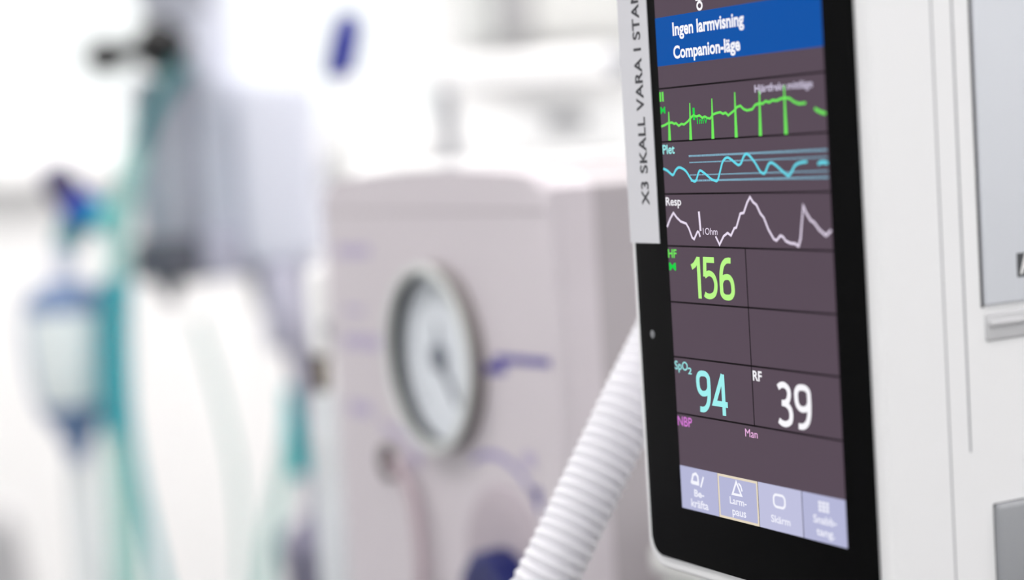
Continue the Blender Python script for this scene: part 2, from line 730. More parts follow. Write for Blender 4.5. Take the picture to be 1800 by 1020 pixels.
bm = NB()
word(bm, c1, 'Ingen larmvisning', 445, 265, 172, 978, bold=0.03)
word(bm, c1, 'Companion-läge', 452, 437, 347, 950, bold=0.03)
obj('banner_text', bm, 'lcd_white', disp, smooth='flat')

bm = NB()
u, v = uv(*c1(645, 42))
stroke(bm, S, [(u + 0.0010 * math.cos(a / 10 * math.pi), v + 0.0009 * math.sin(a / 10 * math.pi)) for a in range(20)], 0.0006, 0.00009, True)
stroke(bm, S, [(u - 0.0016, v + 0.0016), (u + 0.0016, v + 0.0016)], 0.0007, 0.00009)
stroke(bm, S, [(u, v + 0.0009), (u, v + 0.0028)], 0.0007, 0.00009)
stroke(bm, S, [(u - 0.0012, v + 0.0030), (u + 0.0012, v + 0.0030)], 0.0007, 0.00009)
obj('patient_icon', bm, 'lcd_white', disp, smooth='flat')

# --- heart curve
ecg = [(360, 945), (385, 935), (410, 920), (440, 915), (455, 925), (470, 920), (490, 940), (510, 925), (530, 930), (560, 905), (575, 885), (600, 860), (620, 870), (645, 862), (665, 880), (685, 870), (705, 882), (725, 885), (745, 855), (770, 845), (800, 838), (820, 850), (840, 842), (860, 862), (880, 845), (905, 825), (925, 800), (950, 790), (975, 815), (1000, 825), (1040, 815), (1060, 785), (1095, 770), (1115, 775), (1140, 755), (1165, 765), (1190, 748), (1220, 752), (1250, 738), (1280, 730), (1320, 735), (1350, 760), (1390, 775), (1440, 768)]
bm = NB()
LW = 0.00058
stroke(bm, S, [uv(*c1(*p)) for p in ecg], LW, 0.00009)
stroke(bm, S, [uv(*c1(*p)) for p in ((1505, 810), (1545, 835), (1590, 848))], LW * 1.3, 0.00009)
for a, b in (((1177.6, 196.5), (1179.5, 247)), ((1214.6, 181), (1216.5, 246)), ((1253.4, 173), (1255.5, 244)), ((1293.6, 162), (1296.5, 241.5)), ((1337, 160), (1339, 238.8)), ((1380.5, 150), (1384, 236))):
    (ua, va), (ub, vb) = uv(*a), uv(*b)
    poly(bm, S, [(ub - 0.0006, vb), (ub + 0.0006, vb), (ua + 0.0002, va), (ua - 0.0002, va)], 0.0001)
obj('heart_curve', bm, 'lcd_green', disp, smooth='flat')
bm = NB()
word(bm, c1, 'II', 348, 757, 692, 378, bold=0.03)
obj('lead_label', bm, 'lcd_green', disp, smooth='flat')
bm = NB()
word(bm, c1, 'M', 355, 850, 800, 390, bold=0.01)
word(bm, c1, '1mV', 627, 925, 880, 708, bold=0.02)
(ua, va), (ub, vb) = uv(*c1(600, 805)), uv(*c1(603, 897))
stroke(bm, S, [(ua, va), (ua, vb)], 0.0009, 0.00009)
obj('scale_label', bm, 'lcd_deep_green', disp, smooth='flat')
readout('mode_label', c1, 'Hjärtfrekv.mittläge', 1058, 690, 635, 1490, 'lcd_soft_white', 0.01)

# --- pulse curve
pl = [(375, 325), (405, 340), (445, 372), (465, 340), (485, 318), (510, 320), (545, 345), (580, 400), (595, 415), (618, 415), (640, 350), (655, 340), (690, 365), (730, 400), (755, 412), (780, 412), (800, 340), (820, 270), (850, 242), (880, 255), (910, 280), (935, 297), (955, 285), (975, 235), (995, 215), (1020, 230), (1060, 280), (1095, 340), (1115, 358), (1135, 355), (1160, 295), (1180, 280), (1210, 295), (1250, 330), (1290, 365), (1310, 378), (1330, 355), (1360, 300), (1400, 280), (1450, 272)]
bm = NB()
stroke(bm, S, [tuple(q)[:2] for q in spline([Vector(uv(*c2(*p)) + (0,)) for p in pl], 4)], 0.00062, 0.0001)
stroke(bm, S, [uv(*c2(*p)) for p in ((1530, 290), (1560, 275), (1605, 282))], 0.0008, 0.0001)
obj('pulse_curve', bm, 'lcd_cyan', disp, smooth='flat')
bm = NB()
for (a, b, hgt) in (((565, 230), (1605, 185), 0.00050), ((570, 278), (1605, 240), 0.00032), ((575, 370), (1610, 345), 0.00032), ((580, 415), (1612, 390), 0.00050)):
    (ua, va), (ub, vb) = uv(*c2(*a)), uv(*c2(*b))
    v = (va + vb) / 2
    n = 95
    for k in range(n):
        uu = ua + (SW - 0.0002 - ua) * k / n
        rect(bm, S, uu, v - hgt / 2, uu + 0.00029, v + hgt / 2, 0.00007)
obj('dotted_limits', bm, 'lcd_dots', disp, smooth='flat')
readout('pulse_label', c2, 'Plet', 372, 215, 150, 460, 'lcd_pale_cyan', 0.02)

# --- breathing curve
rs = [(403, 760), (425, 700), (450, 655), (475, 690), (505, 720), (545, 735), (565, 770), (590, 840), (605, 852), (630, 795), (640, 800), (650, 835)]
rs2 = [(765, 830), (795, 893), (825, 830), (855, 805), (880, 825), (905, 770), (920, 765), (950, 660), (975, 655), (1000, 580), (1022, 537), (1045, 575), (1070, 595), (1100, 660), (1125, 690), (1160, 780), (1200, 850), (1220, 862), (1250, 825), (1270, 835), (1290, 865), (1325, 882), (1360, 885), (1385, 905), (1400, 850), (1420, 600), (1440, 650), (1475, 710), (1500, 725), (1540, 780), (1590, 825), (1630, 785)]
bm = NB()
for q in (rs, rs2):
    stroke(bm, S, [uv(*c2(*p)) for p in q], 0.00058, 0.00009)
stroke(bm, S, [uv(*c2(640, 645)), uv(*c2(653, 790))], 0.0008, 0.00009)
word(bm, c2, '1Ohm', 672, 818, 768, 780, bold=0.0)
obj('breathing_curve', bm, 'lcd_trace_white', disp, smooth='flat')
readout('breathing_label', c2, 'Resp', 395, 600, 540, 508, 'lcd_white', 0.015)

# --- numbers
readout('heart_rate_label', c3, 'HF', 412, 138, 78, 475, 'lcd_green', 0.02)
readout('alarm_mark', c3, 'M', 420, 232, 178, 470, 'lcd_deep_green', 0.02)
readout('heart_rate_number', c3, '156', 590, 441, 130, 912, 'lcd_lime', 0.0)


def sub2(bm):
    word(bm, c4, '2', 560, 158, 112, 588, bold=0.02)


readout('oxygen_label', c4, 'SpO', 462, 122, 60, 558, 'lcd_pale_cyan', 0.01, sub2)
readout('oxygen_number', c4, '94', 630, 438, 128, 865, 'lcd_pale_cyan', 0.0)
readout('breathing_rate_label', c4, 'RF', 1045, 205, 135, 1112, 'lcd_white', 0.025)
readout('breathing_rate_number', c4, '39', 1228, 545, 212, 1490, 'lcd_white', 0.01)
readout('pressure_label', c4, 'NBP', 485, 540, 472, 590, 'lcd_magenta', 0.004)
readout('manual_label', c4, 'Man', 988, 625, 567, 1080, 'lcd_pink', 0.0)

# --- soft keys
kx = [0.0, 0.0164, 0.0329, 0.0499, SW]
kv0, kv1 = rows[10], rows[9]
for k in range(4):
    bm = NB()
    g = 0.00012
    rect(bm, S, kx[k] + (g if k else 0), kv0, kx[k + 1] - (g if k < 3 else 0), kv1, 0.00004)
    key = obj('soft_key', bm, 'lcd_key_pale' if k == 2 else 'lcd_key', disp, smooth='flat',
              label=['lavender key with crossed bell', 'lavender key with cream border and triangle', 'lavender key with rounded square', 'lavender key with dot grid'][k])
bm = NB()
rect(bm, S, kx[2] - 0.00012, kv0, kx[2] + 0.00012, kv1, 0.00003)
rect(bm, S, kx[3] - 0.00012, kv0, kx[3] + 0.00012, kv1, 0.00003)
obj('key_divider', bm, 'lcd_line', disp, smooth='flat')
bm = NB()
stroke(bm, S, [(kx[1] + 0.0003, kv0 + 0.0003), (kx[2] - 0.0003, kv0 + 0.0003), (kx[2] - 0.0003, kv1 - 0.0003), (kx[1] + 0.0003, kv1 - 0.0003)], 0.0006, 0.00008, True)
obj('key_border', bm, 'lcd_cream', disp, smooth='flat')
bm = NB()
word(bm, c5, 'Be-', 440, 309, 259, 515, bold=0.03)
word(bm, c5, 'kräfta', 418, 384, 328, 548, bold=0.02)
word(bm, c5, 'Larm-', 708, 362, 311, 835, bold=0.02)
word(bm, c5, 'paus', 728, 448, 392, 832, bold=0.02)
word(bm, c5, 'Skärm', 1020, 500, 448, 1165, bold=0.02)
word(bm, c5, 'Snabb-', 1338, 503, 446, 1515, bold=0.02)
word(bm, c5, 'tang.', 1362, 598, 542, 1500, bold=0.02)
obj('key_text', bm, 'lcd_key_text', disp, smooth='flat')
bm = NB()
P5 = lambda x, y: uv(*c5(x, y))
stroke(bm, S, [P5(420, 200), P5(430, 148), P5(450, 140), P5(465, 160), P5(470, 212)], 0.0007, 0.00009, True)
stroke(bm, S, [P5(418, 205), P5(475, 220)], 0.0008, 0.00009)
stroke(bm, S, [P5(508, 165), P5(488, 243)], 0.0006, 0.00009)
stroke(bm, S, [P5(755, 203), P5(795, 306), P5(728, 292)], 0.0006, 0.00009, True)
stroke(bm, S, [P5(772, 212), P5(790, 235), P5(800, 275)], 0.0005, 0.00009)
a, b = P5(1040, 385), P5(1120, 312)
stroke(bm, S, rrect(a[0], a[1], b[0], b[1], 0.0011, 5), 0.0006, 0.00009, True)
a, b = P5(1378, 422), P5(1458, 355)
for i in range(3):
    for j in range(3):
        uu, vv = a[0] + (b[0] - a[0]) * i / 3, a[1] + (b[1] - a[1]) * j / 3
        rect(bm, S, uu, vv, uu + (b[0] - a[0]) * 0.25, vv + (b[1] - a[1]) * 0.25, 0.00009)
obj('key_icons', bm, 'lcd_key_icon', disp, smooth='flat')

# --- sticker on the bezel
bm = NB()
add_box(bm, (-0.0170, -0.0005, ZS - 0.0567), (-0.0035, -0.0002, ZS + 0.024))
stk = obj('reminder_sticker', bm, 'sticker', mon, 'pale grey sticker with dark upright lettering', smooth=False)
q0 = on_y(1142, 361, -0.0005)
PS = Plane((q0.x, -0.00053, q0.z), (0, 0, 1), (-1, 0, 0))
bm = NB()
text(bm, PS, 'X3 SKALL VARA I STANDBY', 0, 0, 0.0033, 0.0655, 0.00003, 0.02, spacing=1.06)
obj('lettering', bm, 'sticker_ink', stk, smooth='flat')

# --- side of the monitor (faces +X)
SX = HX1


def side_box(y0, y1, z0, z1, out0, out1, bev, seg=2):
    return add_box(NB(), (SX + out0, y0, z0), (SX + out1, y1, z1), bev, seg)


obj('side_seam', side_box(0.0181, 0.0185, HZ0 + 0.004, HZ1 - 0.002, -0.001, 0.00004, 0), 'monitor_grey', mon, smooth=False)
obj('side_seam', side_box(0.0240, 0.0245, ZS - 0.1042, HZ1 - 0.002, -0.001, 0.00006, 0), 'monitor_grey', mon, smooth=False)
obj('cover_gap', side_box(0.0291, 0.0300, ZS - 0.0722, HZ1 - 0.004, -0.001, 0.00006, 0), 'gap_dark', mon, smooth=False)
cov = obj('side_cover', side_box(0.0299, 0.0900, ZS - 0.0718, HZ1 - 0.004, -0.001, 0.0009, 0.0006, 3), 'monitor_cover', mon, 'pale blue-grey raised side cover')
bm = NB()
add_box(bm, (SX - 0.001, 0.0300, ZS - 0.0800), (SX + 0.0006, 0.0900, ZS - 0.0735), 0.0009, 3)
obj('cover_latch', bm, 'latch_grey', mon, 'ridged grey latch below the side cover')
bm = NB()
add_box(bm, (SX - 0.001, 0.0306, ZS - 0.0768), (SX + 0.0013, 0.0890, ZS - 0.0752), 0.0006, 3)
obj('latch_ridge', bm, 'latch_grey', mon)
bdg = obj('badge', side_box(0.0396, 0.0560, ZS - 0.0662, ZS - 0.0608, 0.0008, 0.00105, 0), 'badge_dark', cov, 'dark badge with white letter', smooth=False)
btn = obj('side_button_gap', side_box(0.0300, 0.0700, ZS - 0.1400, ZS - 0.1166, -0.001, 0.00015, 0.0012, 3), 'gap_dark', mon)
btn = obj('side_button', side_box(0.0304, 0.0696, ZS - 0.1396, ZS - 0.1170, -0.001, 0.0016, 0.0015, 4), 'monitor_grey', mon, 'grey side button')
PB = Plane((SX + 0.00108, 0.0402, ZS - 0.0654), (0, 1, 0), (0, 0, 1))
bm = NB()
text(bm, PB, 'A', 0, 0, 0.0042, 0.0040, 0.00003, 0.03)
obj('badge_letter', bm, 'badge_white', cov, smooth='flat')
PK = Plane((SX + 0.00163, 0, 0), (0, 1, 0), (0, 0, 1))
bm = NB()
rect(bm, PK, 0.0386, ZS - 0.1312, 0.0420, ZS - 0.1278, 0.00003)
obj('button_symbol', bm, 'symbol_teal', btn, smooth='flat')

# mount and pole behind the monitor (outside the frame)
mt = thing('monitor_stand', 'grey floor stand and bracket carrying the patient monitor', 'stand', (0.09, 0.33, 0))
obj('bracket', add_box(NB(), (0.03, HD - 0.0005, ZS - 0.09), (0.10, 0.318, ZS - 0.03), 0.004, 3), 'monitor_grey', mt)
obj('pole', lathe(NB(), (0.09, 0.33, 0.03), (0, 0, 1), [(0, 0), (0, 0.016), (1.24, 0.016), (1.24, 0)], 32), 'steel', mt)
obj('base', lathe(NB(), (0.09, 0.33, 0), (0, 0, 1), [(0, 0), (0, 0.12), (0.02, 0.12), (0.035, 0.03), (0.035, 0)], 48), 'grey_plastic', mt)

# ================================================================ resuscitator box
FY = 0.071
PN = Plane((0, FY, 0), (1, 0, 0), (0, 0, 1))


def nf(px, py):
    p = on_y(px, py, FY)
    return (p.x, p.z)


NXL = nf(568, 500)[0]
NXR = nf(972, 500)[0]
NZT = nf(750, 300)[1]
NZS = nf(965, 312)[1]
NZB = 0.955
ND = 0.15
npf = thing('infant_resuscitator', 'pinkish-white gas box with round pressure dial and blue knob', 'resuscitator', ((NXL + NXR) / 2, FY + ND / 2, NZB))
out = []
n = 24
ncx, nhw = (NXL + NXR) / 2, (NXR - NXL) / 2
for k in range(n + 1):
    a = -1 + 2 * k / n
    x = ncx + nhw * a
    z = NZT - (NZT - NZS) * abs(a) ** 2.0
    if abs(a) > 0.95:
        q = (abs(a) - 0.95) / 0.05
        z -= 0.004 * (1 - math.sqrt(max(0, 1 - q * q)))
    out.append((x, z))
prof = [(NXL, NZB + 0.006), (NXL + 0.006, NZB), (NXR - 0.006, NZB), (NXR, NZB + 0.006)] + out[::-1]
bm = NB()
extrude_profile(bm, prof, mono, FY, FY + 0.019, 0.007, 6, False)
case = obj('front_panel', bm, 'puff_case', npf)
bm = NB()
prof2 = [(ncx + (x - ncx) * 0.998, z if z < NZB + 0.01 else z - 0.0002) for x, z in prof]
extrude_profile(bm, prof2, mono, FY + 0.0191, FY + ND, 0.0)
obj('rear_case', bm, 'puff_rear_shade', npf, 'rear case with shade beside the monitor put into its colour')
# faint horizontal step near the top
zz = nf(800, 372)[1]
obj('case_seam', add_box(NB(), (NXL + 0.004, FY - 0.0002, zz - 0.0006), (NXR - 0.004, FY + 0.002, zz + 0.0006)), 'puff_rear_shade', npf, smooth=False)
# dial
gx, gz = nf(776, 628)
GR = 0.0380
gp = Vector((gx, FY, gz))
bm = NB()
lathe(bm, gp, (0, -1, 0), [(-0.001, GR), (0.0067, GR), (0.0067, GR - 0.002), (-0.001, GR - 0.002)], 72, True)
ring = obj('dial_rim', bm, 'gauge_wall', npf, 'grey raised dial rim')
bm = NB()
lathe(bm, gp, (0, -1, 0), [(-0.001, GR - 0.0021), (0.0064, GR - 0.0021), (0.0064, GR - 0.0033), (-0.001, GR - 0.0033)], 72, True)
obj('dial_sleeve', bm, 'gauge_inner', ring, 'dark inner sleeve')
bm = NB()
lathe(bm, gp, (0, -1, 0), [(0.0066, GR + 0.0004), (0.0078, GR - 0.0002), (0.0078, GR - 0.0028), (0.0066, GR - 0.0034)], 72, True)
obj('dial_lip', bm, 'gauge_lip', ring, 'pale front edge of the dial rim')
dial = obj('dial_face', lathe(NB(), gp, (0, -1, 0), [(-0.0005, GR - 0.0034), (0.0002, GR - 0.0034), (0.0002, 0)], 72), 'gauge_face', npf, 'white dial face')
PG = Plane((gx, FY - 0.0003, gz), (1, 0, 0), (0, 0, 1))
bm = NB()
for k in range(27):
    a = math.radians(225 - 270 * k / 26)
    r1 = 0.029
    r2 = 0.026 if k % 5 else 0.0235
    stroke(bm, PG, [(r1 * math.cos(a), r1 * math.sin(a)), (r2 * math.cos(a), r2 * math.sin(a))], 0.0007, 0.0001)
obj('dial_scale', bm, 'gauge_ink', dial, smooth='flat')
bm = NB()
a = math.radians(-52)
stroke(bm, PG, [(-0.006 * math.cos(a), -0.006 * math.sin(a)), (0.023 * math.cos(a), 0.023 * math.sin(a))], 0.0034, 0.0010)
lathe(bm, (gx, FY - 0.0003, gz), (0, -1, 0), [(0, 0.0055), (0.002, 0.0055), (0.002, 0)], 24)
stroke(bm, PG, [(-0.001, 0.002), (-0.0015, 0.014)], 0.003, 0.0002)
obj('dial_needle', bm, 'gauge_ink', dial)
# print on the front
bm = NB()
PP = Plane((0, FY - 0.0002, 0), (1, 0, 0), (0, 0, 1))


def pbar(bm, a, b, w):
    stroke(bm, PP, [nf(*a), nf(*b)], w, 0.0001)


pbar(bm, (848, 647), (890, 649), 0.0042)
pbar(bm, (872, 630), (968, 638), 0.0030)
obj('printed_name', bm, 'puff_print', npf, smooth='flat')
for a, b, w in (((592, 441), (650, 442), 0.0050), ((606, 545), (640, 547), 0.0030), ((604, 598), (668, 604), 0.0058), ((615, 715), (655, 722), 0.0058),
                ((672, 745), (720, 775), 0.004), ((722, 790), (740, 815), 0.007), ((920, 805), (942, 812), 0.0052)):
    bm = NB()
    pbar(bm, a, b, w)
    obj('printed_mark', bm, 'puff_print_pale', npf, smooth='flat')
kx_, kz_ = nf(894, 996)
bm = NB()
arc = []
for k in range(15):
    a = math.radians(118 - 74 * k / 14)
    arc.append((kx_ - 0.005 + 0.042 * math.cos(a), kz_ + 0.001 + 0.042 * math.sin(a)))
stroke(bm, PP, arc, 0.0026, 0.0001)
ax, az = arc[-1]
obj('printed_arc', bm, 'puff_print_mid', npf, smooth='flat')
bm = NB()
e = Vector((ax, az))
poly(bm, PP, [(ax - 0.004, az + 0.003), (ax + 0.004, az + 0.0045), (ax + 0.0035, az - 0.0065)], 0.0001)
obj('printed_arrow', bm, 'puff_print', npf, smooth='flat')
# control knob
kb = obj('knob_boss', lathe(NB(), (kx_, FY + 0.001, kz_), (0, -1, 0), [(0, 0), (0, 0.0325), (0.002, 0.032), (0.0035, 0.0295), (0.0045, 0.025), (0.0049, 0.018), (0.0049, 0)], 64), 'knob_grey', npf, 'round grey boss behind the blue knob')
bm = NB()
prof = [(0.0, 0), (0.0, 0.021), (0.010, 0.0205), (0.012, 0.018), (0.012, 0)]
lathe(bm, (kx_ + 0.006, FY - 0.0033, kz_ - 0.012), (0, -1, 0), prof, 40)
for v in bm.verts:
    dx, dz = v.co.x - kx_ - 0.006, v.co.z - (kz_ - 0.012)
    rr = math.hypot(dx, dz)
    if rr > 0.01 and v.co.y < FY - 0.005:
        f = 1 + 0.035 * math.cos(math.atan2(dz, dx) * 12)
        v.co.x = kx_ + 0.006 + dx * f
        v.co.z = kz_ - 0.012 + dz * f
obj('control_knob', bm, 'knob_blue', npf, 'dark blue knob')
# port
px_, pz_ = nf(686, 812)
bm = NB()
lathe(bm, (px_, FY + 0.001, pz_), (0, -1, 0), [(0, 0), (0, 0.008), (0.003, 0.0076), (0.004, 0.006), (0.004, 0)], 32)
obj('gas_port', bm, 'port_dark', npf, 'small dark brown port')
pts = [Vector((px_ + 0.0090, FY - 0.0030, pz_)), Vector((nf(722, 818)[0], FY - 0.006, nf(722, 818)[1]))]
for a in ((738, 860), (752, 930), (757, 1000), (752, 1080)):
    u_, v_ = nf(*a)
    pts.append(Vector((u_ + 0.004, FY - 0.006, v_)))
pts.append(Vector((pts[-1].x + 0.002, FY - 0.010, 0.965)))
ln = obj('pressure_line', tube(NB(), pts, 0.0027, 14), 'line_mauve')
tag(ln, 'thin mauve tube curving down from the small brown port', 'tube')

# trolley under the box
tz = NZB
tr = thing('equipment_trolley', 'grey trolley carrying the pinkish gas box', 'trolley', (ncx, FY + 0.07, 0))
obj('top', add_box(NB(), (NXL - 0.03, FY - 0.05, tz - 0.025), (-0.04, FY + 0.18, tz), 0.006, 3), 'grey_plastic', tr)
for sx in (NXL, -0.065):
    for sy in (FY - 0.02, FY + 0.15):
        obj('leg', lathe(NB(), (sx, sy, 0), (0, 0, 1), [(0, 0), (0, 0.012), (tz - 0.025, 0.012), (tz - 0.025, 0)], 20), 'steel', tr)

lb = thing('storage_box', 'pale grey box below the lower left corner of the patient monitor', 'box', (-0.11, 0.14, tz))
obj('box_body', add_box(NB(), (-0.158, 0.092, tz), (-0.062, 0.188, 1.064), 0.005, 3), 'grey_panel', lb)
obj('lid', add_box(NB(), (-0.160, 0.090, 1.0642), (-0.060, 0.190, 1.076), 0.004, 3), 'grey_panel', lb)
obj('lid_knob', lathe(NB(), (-0.075, 0.10, 1.0755), (0, 0, 1), [(0, 0), (0, 0.005), (0.006, 0.006), (0.009, 0.004), (0.009, 0)], 24), 'slate_plastic', lb, 'small slate knob')

# ================================================================ corrugated hose
hp = [at(800, 1350, 0.505), at(868, 1210, 0.505), at(964, 1012, 0.505), at(1016, 904, 0.508), at(1067, 796, 0.512), at(1115, 695, 0.517), at(1162, 598, 0.525), at(1205, 500, 0.53),
      at(1245, 380, 0.54), at(1270, 250, 0.545), at(1290, 100, 0.55), at(1295, -80, 0.55), at(1297, -260, 0.55), at(1297, -500, 0.55)]
ho = obj('breathing_hose', corrugated(NB(), hp, 0.00885, 0.0031, 0.0007, 28, 6), 'hose_white')
tag(ho, 'white corrugated breathing hose running slantwise behind the patient monitor', 'hose')

# ================================================================ things at the left edge of the box
fm = thing('oxygen_flowmeter', 'white and clear upright flowmeter beside the gas box', 'flowmeter', at(575, 1000, 0.86))


def vcyl(px, py0, py1, rpx, d, name, m, parent, label=None, taper=1.0, seg=28, round_=0.25):
    a, b = at(px, py1, d), at(px, py0, d)
    a = Vector((b.x, b.y, a.z))
    r = rpx * d / F_PX
    h = b.z - a.z
    e = min(r * round_ * 2, h * 0.2)
    prof = [(0, 0), (0, r - e * 0.6), (e * 0.4, r - e * 0.1), (e, r), (h - e, r * taper), (h - e * 0.4, r * taper - e * 0.1), (h, r * taper - e * 0.6), (h, 0)]
    return obj(name, lathe(NB(), a, (0, 0, 1), prof, seg), m, parent, label)


vcyl(568, 470, 625, 34, 0.86, 'valve_body', 'white_plastic', fm, 'white valve body')
a_ = at(568, 575, 0.86)
obj('mounting_arm', loft(NB(), [a_ + Vector((0.004, 0, 0)), Vector((NXL + 0.0005, a_.y, a_.z))], [0.004, 0.004], 14), 'steel', fm)
vcyl(562, 622, 690, 15, 0.86, 'hose_nut', 'brass', fm, 'dull brass nut')
vcyl(578, 688, 1120, 38, 0.86, 'flow_tube', 'clear_tube', fm, 'clear tube')
vcyl(566, 760, 830, 17, 0.86, 'tube_glint', 'white_plastic', fm, 'white piece added as a highlight in the tube')  # white cylinder put in for a bright glint on the tube

# ================================================================ far left group
D = 1.5
K = D / F_PX


def ball(bm, c, r, sx=1, sy=1, sz=1, sub=3):
    bmesh.ops.create_icosphere(bm, subdivisions=sub, radius=1.0, matrix=Matrix.Translation(c) @ Matrix.Diagonal((r * sx, r * sy, r * sz, 1)))
    return bm


pb = at(530, 466, D + 0.075)
st = thing('pole_stand', 'grey-violet wheeled pole stand holding the ventilator head', 'stand', (pb.x, pb.y, 0))
zt = pb.z - 0.0
obj('pole', lathe(NB(), (pb.x, pb.y, 0.05), (0, 0, 1), [(0, 0), (0, 0.0125), (zt - 0.05, 0.0125), (zt - 0.05, 0)], 28), 'pole_grey', st)
cz = at(555, 1000, D).z
RL = 0.13
obj('pole_clamp', lathe(NB(), (pb.x, pb.y, cz - 0.04), (0, 0, 1), [(0, 0.0125), (0, 0.034), (0.045, 0.038), (0.065, 0.018), (0.065, 0.0125)], 32), 'slate_plastic', st, 'slate clamp on the pole')
bm = NB()
for k in range(5):
    a = 2 * math.pi * k / 5
    loft(bm, [Vector((pb.x, pb.y, 0.06)), Vector((pb.x + 0.14 * math.cos(a), pb.y + 0.14 * math.sin(a), 0.05))], [0.02, 0.014], 14)
base = obj('base', bm, 'pole_grey', st)
for k in range(5):
    a = 2 * math.pi * k / 5
    obj('caster', lathe(NB(), (pb.x + RL * math.cos(a) - 0.01, pb.y + RL * math.sin(a), 0.025), (1, 0, 0), [(0, 0), (0, 0.025), (0.02, 0.025), (0.02, 0)], 24), 'rubber', st)

hc = at(335, 470, D)
vh = thing('ventilator', 'grey cylindrical ventilator head with dark lower collar on the pole stand', 'ventilator', hc)
vcyl(290, 135, 425, 62, D, 'main_cylinder', 'head_grey', vh, 'grey main cylinder', round_=0.15)
vcyl(386, 130, 415, 50, D, 'lit_cylinder', 'head_pale', vh, 'paler cylinder for the lit right half', round_=0.15)  # lit right half of the head given its own paler colour
vcyl(300, 418, 492, 70, D, 'lower_collar', 'head_dark', vh, 'dark lower collar', round_=0.15)
vcyl(402, 408, 488, 58, D, 'lit_collar_half', 'module_lavender', vh, 'lavender grey lit half of the collar', round_=0.15)  # collar's lighter right half, its shading put into the colour
vcyl(338, -60, 140, 62, D, 'top_pipe', 'head_pale', vh, 'pale top pipe', round_=0.1)
a = at(268, 30, D)
obj('top_flange', lathe(NB(), Vector((at(320, 30, D).x, at(320, 30, D).y, a.z)), (0, 0, 1), [(0, 0.029), (0, 0.034), (0.04, 0.034), (0.04, 0.029)], 32), 'head_grey', vh)
# pale side module
p0, p1 = at(432, 150, D - 0.02), at(560, 470, D - 0.02)
bm = NB()
add_box(bm, (0, 0, 0), (132 * K, 0.07, 320 * K), 0.012, 4)
rot = Matrix.Rotation(YAW, 4, 'Z')
bmesh.ops.transform(bm, matrix=Matrix.Translation(at(430, 472, D - 0.04)) @ rot, verts=bm.verts)
obj('side_module', bm, 'head_pale', vh, 'pale blue-white side module')
bm = NB()
add_box(bm, (0, 0, 0), (66 * K, 0.05, 150 * K), 0.010, 4)
bmesh.ops.transform(bm, matrix=Matrix.Translation(at(466, 622, D - 0.04)) @ rot, verts=bm.verts)
obj('lower_module', bm, 'module_lavender', vh, 'lavender grey lower block')
bm = NB()
a_ = at(330, 465, D)
b_ = pb + Vector((0, 0, 0.017))
loft(bm, [a_, a_.lerp(b_, 0.6), b_], [0.016, 0.016, 0.016], 20)
obj('support_arm', bm, 'slate_plastic', vh, 'slate support arm')
for q in ((298, 490, 535, 14), (466, 480, 548, 18)):
    vcyl(q[0], q[1], q[2], q[3], D, 'drain_knob', 'head_dark', vh, taper=1.5)

ck = thing('clamp_handle', 'black two-knob clamp handle on the grey top pipe', 'clamp', at(282, 80, D))
obj('rod', loft(NB(), [at(185, 99, D - 0.05), at(285, 82, D - 0.05), at(330, 74, D - 0.05)], [0.008, 0.008, 0.008], 16), 'black_plastic', ck)
obj('knob', ball(NB(), at(187, 99, D - 0.05), 38 * K, 1, 1, 0.8), 'black_plastic', ck)
obj('knob', ball(NB(), at(280, 82, D - 0.05), 46 * K, 0.95, 0.95, 1.0), 'black_plastic', ck)


def tubething(name, pts, rpx, d, m, label, cor=False, n=14):
    P = [at(x, y, (q[0] if q else d)) for x, y, *q in pts]
    if cor:
        bm = corrugated(NB(), P, rpx * d / F_PX, 0.006, 0.002, 20, 5)
    else:
        bm = tube(NB(), P, rpx * d / F_PX, 16)
    return tag(obj(name, bm, m), label, 'tube')


bt_ = thing('breathing_tube', 'wide teal and mint breathing tube arching past the pale blue bag', 'tube', at(215, 480, D - 0.06))
TD = D - 0.06
for nm, m, rp, pts in (('upper_section', 'teal_dark_tube', 20, [(322, 112), (290, 158), (262, 205), (240, 262)]),
                       ('mint_section', 'mint_tube', 24, [(242, 258), (222, 330), (208, 410), (206, 492)]),
                       ('teal_section', 'teal_tube', 29, [(206, 490), (203, 570), (204, 650), (208, 765)]),
                       ('lower_section', 'mint_tube', 30, [(208, 762), (216, 860), (222, 1000), (224, 1200)])):
    obj(nm, corrugated(NB(), [at(x, y, TD) for x, y in pts], rp * TD / F_PX, 0.006, 0.0015, 20, 5), m, bt_)
tubething('drain_tube', [(222, 640), (226, 720), (246, 850), (280, 1000), (320, 1180)], 9, D - 0.1, 'teal_tube', 'narrow teal tube slanting right below the pale blue bag')
tubething('sample_line', [(345, 560), (375, 655), (402, 760), (422, 880), (428, 1020), (430, 1180)], 6, D, 'mint_tube', 'thin mint line hanging below the dark ventilator collar')
tubething('mint_hose', [(522, 700), (508, 780), (488, 880), (470, 980), (455, 1180)], 13, D - 0.08, 'mint_tube', 'pale mint hose hanging from the upright teal connector')
tc = obj('tube_connector', lathe(NB(), at(525, 835, D - 0.08), (0.0, 0, 1), [(0, 0), (0, 14 * K), (15 * K, 17 * K), (60 * K, 17 * K), (65 * K, 21 * K), (85 * K, 21 * K), (90 * K, 16 * K), (145 * K, 16 * K), (145 * K, 0)], 24), 'teal_plastic')
tag(tc, 'upright teal tube connector in front of the pole stand', 'connector')
cb = tubething('power_cable', [(500, 560), (520, 660), (540, 760), (556, 850), (572, 930), (578, 1020), (580, 1150)], 9, D - 0.12, 'slate_plastic', 'dark slate cable hanging along the pole stand')

